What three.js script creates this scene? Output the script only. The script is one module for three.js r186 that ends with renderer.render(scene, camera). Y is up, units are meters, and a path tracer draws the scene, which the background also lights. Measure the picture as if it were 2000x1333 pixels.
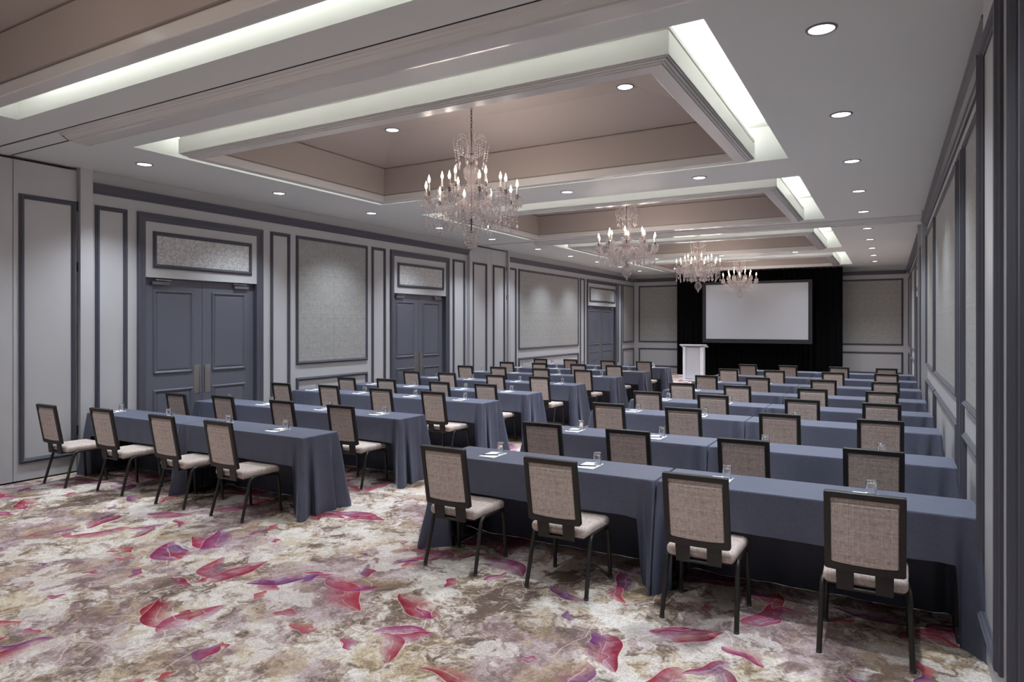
import * as THREE from 'three';
import { RoundedBoxGeometry } from 'three/addons/geometries/RoundedBoxGeometry.js';
import { mergeGeometries } from 'three/addons/utils/BufferGeometryUtils.js';
import { RectAreaLightUniformsLib } from 'three/addons/lights/RectAreaLightUniformsLib.js';

// ───────────────────────── camera, exposure, light strengths ─────────────────────────
RectAreaLightUniformsLib.init();
const scene = new THREE.Scene();
scene.background = new THREE.Color(0x000000);
const FOCAL = 1299;                                            // pixels at 2000 x 1333
const camera = new THREE.PerspectiveCamera(THREE.MathUtils.radToDeg(2 * Math.atan(666.5 / FOCAL)), 2000 / 1333, 0.05, 80);
camera.position.set(0, 1.83, 0);
camera.rotation.y = Math.atan(737.4 / FOCAL);                  // looks down the room, turned left
camera.setViewOffset(2000, 1333, 0, 31.7, 2000, 1333);         // a shift lens: verticals stay upright
const renderer = new THREE.WebGLRenderer({ antialias: true });
renderer.toneMapping = THREE.LinearToneMapping;
renderer.toneMappingExposure = 1.27;
renderer.shadowMap.enabled = true;
const SPOT = 21, SPOT_COLOR = new THREE.Color(0.83, 0.905, 1.0);   // recessed downlights, candela
const COVE = 13, COVE_COLOR = new THREE.Color(1.0, 0.99, 0.93);    // cove strips, nits
const BULB = 0.17, BULB_COLOR = new THREE.Color(1.0, 0.89, 0.8);   // chandelier bulbs, candela

// ───────────────────────── helpers ─────────────────────────
let seed = 20240611;
const rnd = () => { seed = (seed + 0x6D2B79F5) | 0; let t = Math.imul(seed ^ (seed >>> 15), 1 | seed); t = (t + Math.imul(t ^ (t >>> 7), 61 | t)) ^ t; return ((t ^ (t >>> 14)) >>> 0) / 4294967296; };
const range = (a, b) => a + (b - a) * rnd();
const clamp = (x, a = 0, b = 1) => Math.min(b, Math.max(a, x));
const smooth = (a, b, x) => { const t = clamp((x - a) / (b - a)); return t * t * (3 - 2 * t); };
const lerp = (a, b, t) => a + (b - a) * t;
const taken = {};
const numbered = (name) => { const n = taken[name] = (taken[name] ?? -1) + 1; return n ? `${name}_${String(n).padStart(3, '0')}` : name; };
const shade = (o) => { o.traverse((c) => { if (c.isMesh) { c.castShadow = true; c.receiveShadow = true; } }); return o; };
function tag(o, label, category, group, kind) {
  o.userData.label = label; o.userData.category = category;
  if (group) o.userData.group = group;
  if (kind) o.userData.kind = kind;
  return o;
}
function thing(name, label, category, pos = [0, 0, 0], group, kind) {
  const g = new THREE.Group(); g.name = numbered(name); g.position.set(...pos); scene.add(g);
  return tag(g, label, category, group, kind);
}
function part(name, geo, mat, parent) {
  const m = new THREE.Mesh(Array.isArray(geo) ? merge(geo) : geo, mat); m.name = name; m.castShadow = m.receiveShadow = true; parent.add(m); return m;
}
function solo(name, geo, mat, label, category, group, kind) {
  const m = part(numbered(name), geo, mat, scene); return tag(m, label, category, group, kind);
}
function copyOf(proto, name, label, pos, turn = 0) {
  const c = proto.clone(); c.name = numbered(name); c.userData = { ...proto.userData, label }; c.position.set(...pos); c.rotation.y = turn; scene.add(c); return c;
}
function merge(list) {
  return mergeGeometries(list.map((g) => { const n = g.index ? g.toNonIndexed() : g.clone(); for (const k of Object.keys(n.attributes)) if (!['position', 'normal', 'uv'].includes(k)) n.deleteAttribute(k); if (!n.attributes.uv) n.setAttribute('uv', new THREE.Float32BufferAttribute(new Float32Array(n.attributes.position.count * 2), 2)); n.clearGroups(); return n; }));
}
function boxUV(geo) {   // uv in metres from the dominant axis of each face
  const g = geo.index ? geo.toNonIndexed() : geo, p = g.attributes.position, n = g.attributes.normal, uv = new Float32Array(p.count * 2);
  for (let f = 0; f < p.count; f += 3) {
    let ax = 0, ay = 0, az = 0;
    for (let k = 0; k < 3; k++) { ax += n.getX(f + k); ay += n.getY(f + k); az += n.getZ(f + k); }
    ax = Math.abs(ax); ay = Math.abs(ay); az = Math.abs(az);
    for (let k = 0; k < 3; k++) {
      const i = f + k, x = p.getX(i), y = p.getY(i), z = p.getZ(i);
      const [u, v] = ay >= ax && ay >= az ? [x, z] : ax >= az ? [z, y] : [x, y];
      uv[2 * i] = u; uv[2 * i + 1] = v;
    }
  }
  g.setAttribute('uv', new THREE.BufferAttribute(uv, 2)); return g;
}
const bx = (x0, x1, y0, y1, z0, z1) => new THREE.BoxGeometry(Math.abs(x1 - x0), Math.abs(y1 - y0), Math.abs(z1 - z0)).translate((x0 + x1) / 2, (y0 + y1) / 2, (z0 + z1) / 2);
const rbx = (x0, x1, y0, y1, z0, z1, r, s = 2) => new RoundedBoxGeometry(Math.abs(x1 - x0), Math.abs(y1 - y0), Math.abs(z1 - z0), s, r).translate((x0 + x1) / 2, (y0 + y1) / 2, (z0 + z1) / 2);
const tube = (pts, r, seg = 16, rad = 8) => new THREE.TubeGeometry(new THREE.CatmullRomCurve3(pts.map((p) => new THREE.Vector3(...p)), false, 'catmullrom', 0.3), seg, r, rad, false);
const lathe = (pts, seg = 20) => new THREE.LatheGeometry(pts.map((p) => new THREE.Vector2(...p)), seg);
function triGeo(tris) {   // flat list of points, three per triangle
  const g = new THREE.BufferGeometry(); g.setAttribute('position', new THREE.Float32BufferAttribute(tris.flat(), 3)); g.computeVertexNormals();
  g.setAttribute('uv', new THREE.Float32BufferAttribute(new Float32Array(tris.length * 2), 2)); return g;
}
// a profile [inset, depth] carried round a rectangle with mitred corners; put(a, b, n) places it on its wall
function frameGeo(a0, a1, b0, b1, profile, put, open = false) {
  const corners = (i) => [[a0 + i, open ? b0 : b0 + i], [a0 + i, b1 - i], [a1 - i, b1 - i], [a1 - i, open ? b0 : b0 + i]];
  const t = [];
  for (let k = 0; k + 1 < profile.length; k++) {
    const p = corners(profile[k][0]), q = corners(profile[k + 1][0]), dp = profile[k][1], dq = profile[k + 1][1];
    for (let e = 0; e < (open ? 3 : 4); e++) {
      const f = (e + 1) % 4, A = put(...p[e], dp), B = put(...p[f], dp), D = put(...q[e], dq), Cc = put(...q[f], dq);
      t.push(A, B, Cc, A, Cc, D);
    }
  }
  return triGeo(t);
}
// horizontal rectangular loops [inset, height] on a ceiling opening
function loopGeo(x0, x1, z0, z1, loops) { return frameGeo(x0, x1, z0, z1, loops, (a, b, n) => [a, n, b]); }

// ───────────────────────── textures ─────────────────────────
function noiseField(freq, s) {   // periodic value noise on the unit square
  let h = s * 7919 + 17; const r = () => { h = (Math.imul(h, 1664525) + 1013904223) | 0; return (h >>> 8) / 16777216; };
  const L = new Float32Array(freq * freq); for (let i = 0; i < L.length; i++) L[i] = r();
  return (u, v) => {
    let x = u * freq, y = v * freq, xi = Math.floor(x), yi = Math.floor(y), fx = x - xi, fy = y - yi;
    xi = ((xi % freq) + freq) % freq; yi = ((yi % freq) + freq) % freq; const xj = xi + 1 === freq ? 0 : xi + 1, yj = yi + 1 === freq ? 0 : yi + 1;
    fx = fx * fx * (3 - 2 * fx); fy = fy * fy * (3 - 2 * fy);
    const a = L[yi * freq + xi], b = L[yi * freq + xj], c = L[yj * freq + xi], d = L[yj * freq + xj];
    return a + (b - a) * fx + (c - a + (a - b - c + d) * fx) * fy;
  };
}
function fbm(f0, oct, s, gain = 0.55) {
  const fs = []; let amp = 1, sum = 0; for (let i = 0; i < oct; i++) { fs.push([noiseField(f0 << i, s + i * 13), amp]); sum += amp; amp *= gain; }
  return (u, v) => { let t = 0; for (const [f, a] of fs) t += f(u, v) * a; return t / sum; };
}
function makeTex(n, fn, srgb = true, m = n) {
  const d = new Uint8Array(n * m * 4);
  for (let y = 0; y < m; y++) for (let x = 0; x < n; x++) { const c = fn(x / n, y / m, x, y), i = (y * n + x) * 4; d[i] = clamp(c[0], 0, 255); d[i + 1] = clamp(c[1], 0, 255); d[i + 2] = clamp(c[2], 0, 255); d[i + 3] = 255; }
  const t = new THREE.DataTexture(d, n, m, THREE.RGBAFormat); t.wrapS = t.wrapT = THREE.RepeatWrapping; t.magFilter = THREE.LinearFilter; t.minFilter = THREE.LinearMipmapLinearFilter; t.generateMipmaps = true;
  if (srgb) t.colorSpace = THREE.SRGBColorSpace; t.needsUpdate = true; return t;
}
const tiled = (t, metres) => { t.repeat.set(1 / metres, 1 / metres); return t; };

function carpetTexture() {
  const N = 2048, TILE = 5.0, d = new Uint8Array(N * N * 4);
  const warpA = fbm(20, 4, 3, 0.7), warpB = fbm(20, 4, 41, 0.7), tone = fbm(9, 7, 77, 0.78), tone2 = fbm(40, 5, 101, 0.82), gold = fbm(16, 6, 151, 0.78), mauve = fbm(6, 5, 201, 0.65), white = fbm(16, 5, 251, 0.72), grain = noiseField(1024, 5), grain2 = noiseField(640, 9), fleck = noiseField(330, 15);
  const col = new Float32Array(N * N * 3);
  const RAMP = [[0.36, [100, 85, 76]], [0.45, [131, 114, 103]], [0.52, [162, 147, 135]], [0.6, [185, 173, 162]], [0.68, [203, 196, 189]]], GOLD = [166, 144, 104], MAUVE = [139, 115, 122];
  const mixIn = (c, p, t) => { c[0] += (p[0] - c[0]) * t; c[1] += (p[1] - c[1]) * t; c[2] += (p[2] - c[2]) * t; };
  for (let y = 0; y < N; y++) for (let x = 0; x < N; x++) {
    const u0 = x / N, v0 = y / N, u = u0 + (warpA(u0, v0) - 0.5) * 0.05, v = v0 + (warpB(u0, v0) - 0.5) * 0.05;
    const k0 = 0.5 + ((tone(u, v) - 0.5) * 0.95 + (tone2(u, v) - 0.5) * 0.8) + 0.026 + (fleck(u0, v0) - 0.5) * 0.1;
    let j = 0; while (j < RAMP.length - 2 && k0 > RAMP[j + 1][0]) j++;
    const f = clamp((k0 - RAMP[j][0]) / (RAMP[j + 1][0] - RAMP[j][0])), A = RAMP[j][1], B = RAMP[j + 1][1], c = [lerp(A[0], B[0], f), lerp(A[1], B[1], f), lerp(A[2], B[2], f)];
    mixIn(c, MAUVE, smooth(0.48, 0.62, mauve(u, v)) * 0.5);
    mixIn(c, GOLD, smooth(0.52, 0.62, gold(u, v)) * 0.38);
    mixIn(c, RAMP[4][1], smooth(0.56, 0.63, white(u, v)) * 0.7);
    const k = 0.84 + 0.18 * grain(u0, v0) + 0.16 * grain2(u0, v0);
    const i = (y * N + x) * 3; col[i] = c[0] * k; col[i + 1] = c[1] * k; col[i + 2] = c[2] * k;
  }
  const px = N / TILE;   // pixels per metre
  const put = (x, y, p, a) => { x = ((x % N) + N) % N; y = ((y % N) + N) % N; const i = (y * N + x) * 3; for (let k = 0; k < 3; k++) col[i + k] += (p[k] - col[i + k]) * a; };
  const line = (pts, w, p, a) => {   // thin yarn line through metre points
    for (let s = 0; s + 1 < pts.length; s++) {
      const [x0, y0] = pts[s], [x1, y1] = pts[s + 1], n = Math.ceil(Math.hypot(x1 - x0, y1 - y0) * px * 1.2);
      for (let k = 0; k <= n; k++) { const X = lerp(x0, x1, k / n) * px, Y = lerp(y0, y1, k / n) * px; for (let j = -w; j <= w; j++) for (let i = -w; i <= w; i++) if (i * i + j * j <= w * w) put(Math.round(X) + i, Math.round(Y) + j, p, a * (0.4 + 0.6 * rnd())); }
    }
  };
  const REDS = [[134, 30, 46], [140, 36, 62], [122, 26, 42], [150, 48, 60], [126, 36, 80], [96, 48, 96]], FADES = [[136, 92, 126], [162, 112, 118], [104, 78, 124], [168, 122, 108], [150, 128, 140]], LINE = [224, 206, 198];
  const leafNoise = fbm(64, 3, 401, 0.6);
  function leaf(cx, cy, ang, len, wid, bend, solid) {
    const red = REDS[Math.floor(rnd() * REDS.length)], fade = FADES[Math.floor(rnd() * FADES.length)], flip = rnd() < 0.5 ? 1 : -1, ca = Math.cos(ang), sa = Math.sin(ang), R = Math.ceil(len * 0.75 * px), wob = rnd() * 9;
    for (let j = -R; j <= R; j++) for (let i = -R; i <= R; i++) {
      const X = i / px, Y = j / px, s = (X * ca + Y * sa) / len + 0.5; if (s <= 0 || s >= 1) continue;
      let t = (-X * sa + Y * ca) - bend * len * (s - 0.5) * (s - 0.5) * 4 * 0.25 - 0.012 * Math.sin(s * 9 + wob);
      const half = wid * Math.pow(Math.sin(Math.PI * Math.pow(s, 0.7)), 0.8) * 0.5; const w = t / half; if (Math.abs(w) >= 1) continue;
      const gx = Math.round(cx * px) + i, gy = Math.round(cy * px) + j, nz = leafNoise(gx / N, gy / N);
      const across = (w * flip + 1) / 2, edge = (1 - Math.abs(w)) * half * px;
      const q = clamp(across * 0.75 + (1 - s) * 0.3 - 0.08 + (nz - 0.5) * 0.9);
      const p = [lerp(red[0], fade[0], q), lerp(red[1], fade[1], q), lerp(red[2], fade[2], q)];
      const a = solid ? 0.92 - 0.3 * q : clamp(1.05 - q * 0.95 + (nz - 0.5) * 0.5) * 0.95;
      put(gx, gy, p, a * smooth(0, 2.5, edge));
      if (edge < 2.2 && w * flip < 0.2 && s > 0.12) put(gx, gy, LINE, 0.55);
      if (!solid && Math.abs(t) < 0.0022 && s > 0.2 && nz > 0.4) put(gx, gy, LINE, 0.5);
    }
  }
  for (let k = 0; k < 40; k++) {                                  // sprays of leaves along a twig
    const cx = rnd() * TILE, cy = rnd() * TILE, a = rnd() * 6.283, n = 2 + Math.floor(rnd() * 3);
    const pts = []; let x = cx, y = cy, b = a; for (let i = 0; i < 14; i++) { pts.push([x, y]); b += range(-0.5, 0.5); x += Math.cos(b) * 0.06; y += Math.sin(b) * 0.06; }
    line(pts, 1, LINE, 0.55);
    for (let i = 0; i < n; i++) { const p = pts[Math.floor(rnd() * 13)]; const la = a + range(-1.1, 1.1), len = range(0.22, 0.6); leaf(p[0] + Math.cos(la) * len * 0.4, p[1] + Math.sin(la) * len * 0.4, la, len, len * range(0.3, 0.52), range(-0.7, 0.7), false); }
  }
  for (let k = 0; k < 90; k++) { const len = range(0.08, 0.2); leaf(rnd() * TILE, rnd() * TILE, rnd() * 6.283, len, len * range(0.4, 0.65), range(-0.4, 0.4), true); }
  for (let k = 0; k < 34; k++) { const pts = []; let x = rnd() * TILE, y = rnd() * TILE, b = rnd() * 6.283; for (let i = 0; i < 12; i++) { pts.push([x, y]); b += range(-0.7, 0.7); x += Math.cos(b) * 0.05; y += Math.sin(b) * 0.05; } line(pts, 1, LINE, 0.4); }
  for (let i = 0; i < N * N; i++) { d[i * 4] = clamp(col[i * 3], 0, 255); d[i * 4 + 1] = clamp(col[i * 3 + 1], 0, 255); d[i * 4 + 2] = clamp(col[i * 3 + 2], 0, 255); d[i * 4 + 3] = 255; }
  const t = new THREE.DataTexture(d, N, N, THREE.RGBAFormat); t.wrapS = t.wrapT = THREE.RepeatWrapping; t.magFilter = THREE.LinearFilter; t.minFilter = THREE.LinearMipmapLinearFilter; t.generateMipmaps = true; t.colorSpace = THREE.SRGBColorSpace; t.needsUpdate = true;
  return tiled(t, TILE);
}
// linen weave: threads across and down with slubs
function linenTexture(base, light, dark, threads, s) {
  const N = 512, nx = noiseField(threads, s), slub = noiseField(24, s + 3), r1 = [], r2 = [];
  for (let i = 0; i < threads; i++) { r1.push(rnd()); r2.push(rnd()); }
  const a = fbm(32, 3, s + 5), b = fbm(32, 3, s + 9);
  return makeTex(N, (u, v, x, y) => {
    const tx = Math.floor(u * threads), ty = Math.floor(v * threads), wx = noiseAt(a, u * 0.999, Math.floor(v * 9) / 9 + v * 0.15), wy = noiseAt(b, Math.floor(u * 9) / 9 + u * 0.15, v);
    const over = (tx + ty) & 1, k = (over ? r1[tx] * 0.6 + wy * 0.7 : r2[ty] * 0.6 + wx * 0.7) - 0.62 + (nx(u, v) - 0.5) * 0.5 + (slub(u, v) - 0.5) * 0.35;
    const c = k > 0 ? light : dark, t = clamp(Math.abs(k) * 1.3); return [lerp(base[0], c[0], t), lerp(base[1], c[1], t), lerp(base[2], c[2], t)];
  });
}
const noiseAt = (f, u, v) => f(u, v);
const linen = tiled(linenTexture([188, 173, 164], [228, 216, 207], [128, 113, 106], 128, 11), 0.3);
const wallLinen = tiled(linenTexture([149, 148, 146], [172, 171, 168], [125, 124, 122], 170, 31), 0.75);
const clothNoise = (() => { const a = fbm(48, 4, 61, 0.7), b = noiseField(256, 63), c = fbm(5, 3, 65); return tiled(makeTex(512, (u, v) => { const k = 0.86 + 0.18 * a(u, v) + 0.1 * b(u, v) + 0.06 * (c(u, v) - 0.5); return [79 * k, 83 * k, 100 * k]; }), 0.5); })();
const pileBump = tiled(makeTex(512, ((a, b) => (u, v) => { const k = 255 * (0.5 * a(u, v) + 0.5 * b(u, v)); return [k, k, k]; })(noiseField(256, 71), noiseField(90, 73)), false), 0.6);
const hammered = tiled(makeTex(512, ((a, b) => (u, v) => { const k = 255 * clamp(Math.abs(a(u, v) - 0.5) * 2.2 + 0.35 * b(u, v)); return [k, k, k]; })(fbm(26, 2, 81), noiseField(60, 83)), false), 0.5);
const foilTint = tiled(makeTex(256, ((a, b) => (u, v) => { const k = 160 + 26 * smooth(0.42, 0.62, a(u, v)) + 16 * b(u, v); return [k, k, k]; })(fbm(26, 2, 81), noiseField(60, 83))), 0.5);
const plasterBump = tiled(makeTex(256, ((a) => (u, v) => { const k = 255 * a(u, v); return [k, k, k]; })(fbm(40, 3, 91, 0.7)), false), 0.5);

// ───────────────────────── materials ─────────────────────────
const std = (r, g, b, roughness, more = {}) => new THREE.MeshPhysicalMaterial({ color: new THREE.Color().setRGB(r, g, b), roughness, side: THREE.DoubleSide, ...more });
const white = (m) => Object.assign(m, {}) && m;
const M = {
  wall: std(0.43, 0.426, 0.438, 0.4, { bumpMap: plasterBump, bumpScale: 0.0004 }),
  ceiling: std(0.71, 0.73, 0.71, 0.55, { bumpMap: plasterBump, bumpScale: 0.0004 }),
  gloss: std(0.64, 0.63, 0.615, 0.2),
  taupe: std(0.385, 0.335, 0.31, 0.6),
  slate: std(0.075, 0.077, 0.096, 0.42, { specularIntensity: 0.7 }),
  door: std(0.1, 0.104, 0.13, 0.36),
  dark: std(0.012, 0.012, 0.013, 0.7),
  carpet: new THREE.MeshPhysicalMaterial({ map: carpetTexture(), roughness: 0.95, bumpMap: pileBump, bumpScale: 0.003, specularIntensity: 0.25 }),
  wallFabric: new THREE.MeshPhysicalMaterial({ map: wallLinen, roughness: 0.62, side: THREE.DoubleSide, sheen: 0.5, sheenRoughness: 0.5, bumpMap: wallLinen, bumpScale: 0.0008 }),
  foil: new THREE.MeshPhysicalMaterial({ map: foilTint, roughness: 0.4, metalness: 0.15, side: THREE.DoubleSide, bumpMap: hammered, bumpScale: 0.0025 }),
  cloth: new THREE.MeshPhysicalMaterial({ map: clothNoise, roughness: 0.5, side: THREE.DoubleSide, sheen: 1, sheenRoughness: 0.55, sheenColor: new THREE.Color(0.62, 0.66, 0.82) }),
  chairFabric: new THREE.MeshPhysicalMaterial({ map: linen, roughness: 0.9, side: THREE.DoubleSide, bumpMap: linen, bumpScale: 0.0008 }),
  bronze: std(0.028, 0.026, 0.023, 0.42, { metalness: 0.3 }),
  trimRing: std(0.16, 0.16, 0.17, 0.4),
  rubber: std(0.05, 0.05, 0.05, 0.6),
  steel: std(0.55, 0.53, 0.5, 0.32, { metalness: 1 }),
  paper: std(0.86, 0.87, 0.88, 0.7),
  ink: std(0.02, 0.022, 0.028, 0.3),
  glass: std(1, 1, 1, 0.02, { transmission: 1, thickness: 0.004, ior: 1.5 }),
  crystal: std(0.86, 0.8, 0.8, 0.03, { transmission: 0.78, thickness: 0.01, ior: 1.58 }),
  crystalSheet: std(0.8, 0.74, 0.74, 0.05, { transmission: 0.9, thickness: 0, ior: 1.6 }),
  antique: std(0.09, 0.075, 0.06, 0.4, { metalness: 0.8 }),
  candle: std(0.42, 0.38, 0.34, 0.5),
  acrylic: std(0.82, 0.84, 0.9, 0.55, { transmission: 0.35, thickness: 0 }),
  acrylicEdge: std(0.82, 0.83, 0.88, 0.3),
  screen: std(0.41, 0.425, 0.455, 0.75),
  black: std(0.003, 0.003, 0.0035, 1, { specularIntensity: 0.1 }),
  blackTrim: std(0.03, 0.03, 0.034, 0.6),
  screenBorder: std(0.012, 0.012, 0.014, 0.7),
  plate: std(0.75, 0.75, 0.74, 0.4),
  tableTop: std(0.2, 0.15, 0.11, 0.5),
  bulb: new THREE.MeshStandardMaterial({ color: 0xffffff, emissive: new THREE.Color(1, 0.86, 0.7), emissiveIntensity: 5, roughness: 0.4 }),
  lens: new THREE.MeshStandardMaterial({ color: 0xffffff, emissive: new THREE.Color(0.95, 0.97, 1), emissiveIntensity: 4, roughness: 0.4 }),
  strip: new THREE.MeshStandardMaterial({ color: 0xffffff, emissive: COVE_COLOR.clone(), emissiveIntensity: 3, roughness: 0.4 }),
};

// ───────────────────────── room shell ─────────────────────────
const XL = -8.79, XR = 0.56, ZB = -25.28, ZF = 3.2, HC = 3.78, HT = 4.19, TH = 0.2;
const SET = (o, label, category) => tag(o, label, category, null, 'structure');
SET(solo('floor', boxUV(bx(XL - TH, XR + TH, -0.15, 0, ZB - TH, ZF + TH)), M.carpet), 'carpet floor patterned with crimson leaves on mottled beige and brown', 'floor');

const COFFERS = [[-3.18, 0.9], [-8.36, -4.29], [-13.45, -9.44], [-18.58, -14.6], [-23.85, -19.79]], CX0 = -7.21, CX1 = -1.03, RING = 0.32;
{ // flat ceiling with five openings, each opening lined with a cove, a hung frame and a taupe tray
  const zs = [ZB - TH]; for (const [a, b] of [...COFFERS].reverse()) zs.push(a, b); zs.push(ZF + TH);
  const boxes = [bx(XL - TH, CX0 - 0.02, HC, HC + 0.12, ZB - TH, ZF + TH), bx(CX1 + 0.02, XR + TH, HC, HC + 0.12, ZB - TH, ZF + TH)];
  for (let i = 0; i < zs.length; i += 2) boxes.push(bx(CX0 - 0.02, CX1 + 0.02, HC, HC + 0.12, zs[i] + (i ? 0.02 : 0), zs[i + 1] - (i + 2 < zs.length ? 0.02 : 0)));
  const ceiling = SET(solo('ceiling', boxUV(merge(boxes)), M.ceiling), 'painted grey-white ceiling with deep coffers and glowing coves', 'ceiling');
  COFFERS.forEach(([z0, z1]) => {
    const L = (loops, m, name) => part(name, loopGeo(CX0, CX1, z0, z1, loops), m, ceiling);
    L([[-0.02, HC], [0, HC], [0, HT], [0.45, HT], [0.45, 3.965]], M.ceiling, 'cove_recess');
    L([[0.45, 3.965], [RING + 0.02, 3.965], [RING + 0.004, 3.961], [RING, 3.957], [RING, 3.925], [RING + 0.012, 3.92], [RING + 0.012, 3.908], [RING, 3.903], [RING, 3.742], [RING + 0.002, 3.736], [RING + 0.004, 3.75], [RING + 0.012, 3.75], [RING + 0.012, 3.732], [RING + 0.018, 3.728], [RING + 0.02, 3.742], [RING + 0.028, 3.742], [RING + 0.03, 3.722], [RING + 0.042, 3.716], [RING + 0.045, 3.724], [RING + 0.05, 3.724], [RING + 0.052, 3.711], [RING + 0.064, 3.705], [RING + 0.066, 3.71], [RING + 0.07, 3.71], [RING + 0.072, 3.697], [RING + 0.19, 3.697], [RING + 0.197, 3.7], [RING + 0.2, 3.708], [RING + 0.2, 3.79]], M.gloss, 'tray_frame');
    const T = RING + 0.225;
    L([[RING + 0.2, 3.79], [RING + 0.19, 3.79], [RING + 0.19, 3.803], [T, 3.803], [T, 4.188], [T - 0.022, 4.188], [T - 0.022, 4.203], [T + 0.012, 4.203], [T + 0.8, 4.42]], M.taupe, 'tray_slope');
    part('tray_panel', bx(CX0 + T + 0.8, CX1 - T - 0.8, 4.42, 4.45, z0 + T + 0.8, z1 - T - 0.8), M.taupe, ceiling);
  });
}
// header beams that carry the movable-wall tracks
[[-3.78, 'nearest'], [-14.06, 'farther']].forEach(([zc, word]) => {
  const prof = [[0.22, HC], [0.2, 3.765], [0.185, 3.765], [0.17, 3.752], [0.155, 3.752], [0.12, 3.725], [0.1, 3.72], [0.1, 3.708], [0.07, 3.704]];
  const t = [], x0 = -7.3, x1 = XR - 0.06;
  const sec = [...prof.map(([o, y]) => [zc + o, y]), ...[...prof].reverse().map(([o, y]) => [zc - o, y])];
  for (let i = 0; i + 1 < sec.length; i++) { const [za, ya] = sec[i], [zb, yb] = sec[i + 1]; t.push([x0, ya, za], [x1, ya, za], [x1, yb, zb], [x0, ya, za], [x1, yb, zb], [x0, yb, zb]); }
  for (const x of [x0, x1]) for (let i = 1; i + 1 < sec.length; i++) t.push([x, sec[0][1], sec[0][0]], [x, sec[i][1], sec[i][0]], [x, sec[i + 1][1], sec[i + 1][0]]);
  const b = solo(`trim_${word === 'nearest' ? 1 : 2}`, triGeo(t), M.gloss); SET(b, `moulded ceiling header for the movable wall, ${word} of two`, 'trim');
  part('track_slot', bx(XL + 0.03, x0, HC - 0.004, HC, zc - 0.03, zc + 0.0), M.dark, b);
  part('track_cover', bx(XL + 0.03, x0, HC - 0.012, HC, zc + 0.01, zc + 0.22), M.ceiling, b);
  part('shadow_joint', bx(XL + 0.03, x1, HC - 0.003, HC, zc + 0.222, zc + 0.234), M.dark, b);
});

// moulding profiles: [inset, depth off the wall]
const MOULD = [[0, 0], [0, 0.014], [0.006, 0.02], [0.012, 0.02], [0.018, 0.034], [0.03, 0.037], [0.036, 0.028], [0.042, 0.028], [0.05, 0.012], [0.056, 0.01], [0.056, 0]];
const CASING = [[0, 0], [0, 0.035], [0.01, 0.045], [0.03, 0.045], [0.04, 0.034], [0.052, 0.034], [0.064, 0.024], [0.1, 0.02], [0.106, 0.016], [0.115, 0.016], [0.115, -0.07]];
const LEAFM = [[0, 0], [0, 0.006], [0.012, 0.02], [0.022, 0.02], [0.034, 0.008], [0.042, 0.004], [0.042, 0]];
const putL = (x) => (a, b, n) => [x + n, b, a], putR = (x) => (a, b, n) => [x - n, b, a], putB = (z) => (a, b, n) => [a, b, z + n];
function slabOn(put, a0, a1, b0, b1, d0, d1) { const p = put(a0, b0, d0), q = put(a1, b1, d1); return bx(p[0], q[0], p[1], q[1], p[2], q[2]); }
const TOP = 3.355, MIDB = 1.147, LOWT = 0.925, LOWB = 0.2;
function plainPanel(parent, put, a0, a1, b0 = LOWB, b1 = TOP) { part('panel_moulding', frameGeo(a0, a1, b0, b1, MOULD, put), M.slate, parent); }
function fabricPanel(parent, put, a0, a1, split = true) {
  part('panel_moulding', frameGeo(a0, a1, MIDB, TOP, MOULD, put), M.slate, parent);
  const i0 = a0 + 0.05, i1 = a1 - 0.05, n = split ? 2 : 1;
  for (let k = 0; k < n; k++) part('fabric_panel', boxUV(slabOn(put, lerp(i0, i1, k / n) + 0.0015, lerp(i0, i1, (k + 1) / n) - 0.0015, MIDB + 0.05, TOP - 0.05, 0.0005, 0.008)), M.wallFabric, parent);
  part('panel_moulding', frameGeo(a0, a1, LOWB, LOWT, MOULD, put), M.slate, parent);
}
const CROWNP = [[3.5, 0], [3.5, 0.02], [3.512, 0.028], [3.522, 0.028], [3.53, 0.04], [3.56, 0.062], [3.58, 0.085], [3.59, 0.085], [3.6, 0.098], [3.615, 0.1], [3.622, 0.09], [3.622, 0]];
function crown(name, label, put, a0, a1) {
  const t = []; for (let i = 0; i + 1 < CROWNP.length; i++) { const [y0, d0] = CROWNP[i], [y1, d1] = CROWNP[i + 1], A = put(a0, y0, d0), B = put(a1, y0, d0), D = put(a0, y1, d1), E = put(a1, y1, d1); t.push(A, B, E, A, E, D); }
  for (const a of [a0, a1]) for (let i = 1; i + 1 < CROWNP.length; i++) t.push(put(a, ...CROWNP[0]), put(a, ...CROWNP[i]), put(a, ...CROWNP[i + 1]));
  SET(solo(name, triGeo(t), M.slate), label, 'trim');
}
// walls: slabs with the door and pocket openings left free
function wallSlabs(put, spans, openings) {   // openings [a0, a1, height]
  const out = []; let a = spans[0];
  for (const [o0, o1, h] of [...openings].sort((p, q) => p[0] - q[0])) { if (o0 > a) out.push(slabOn(put, a, o0, 0, HC + 0.1, -TH, 0)); if (h < HC) out.push(slabOn(put, o0, o1, h, HC + 0.1, -TH, 0)); out.push(slabOn(put, o0 - 0.05, o1 + 0.05, 0, HC + 0.1, -TH - 0.25, -TH - 0.1)); a = o1; }
  out.push(slabOn(put, a, spans[1], 0, HC + 0.1, -TH, 0)); return boxUV(merge(out));
}
const pL = putL(XL), pR = putR(XR), pB = putB(ZB);
const DOORS_L = [[-7.216, -5.394], [-12.42, -10.6], [-23.2, -20.64]], DOOR_R = [-18.2, -15.62], DH = 2.48;
const POCKETS = [[-4.52, -2.95], [-15.16, -13.42]];
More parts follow.
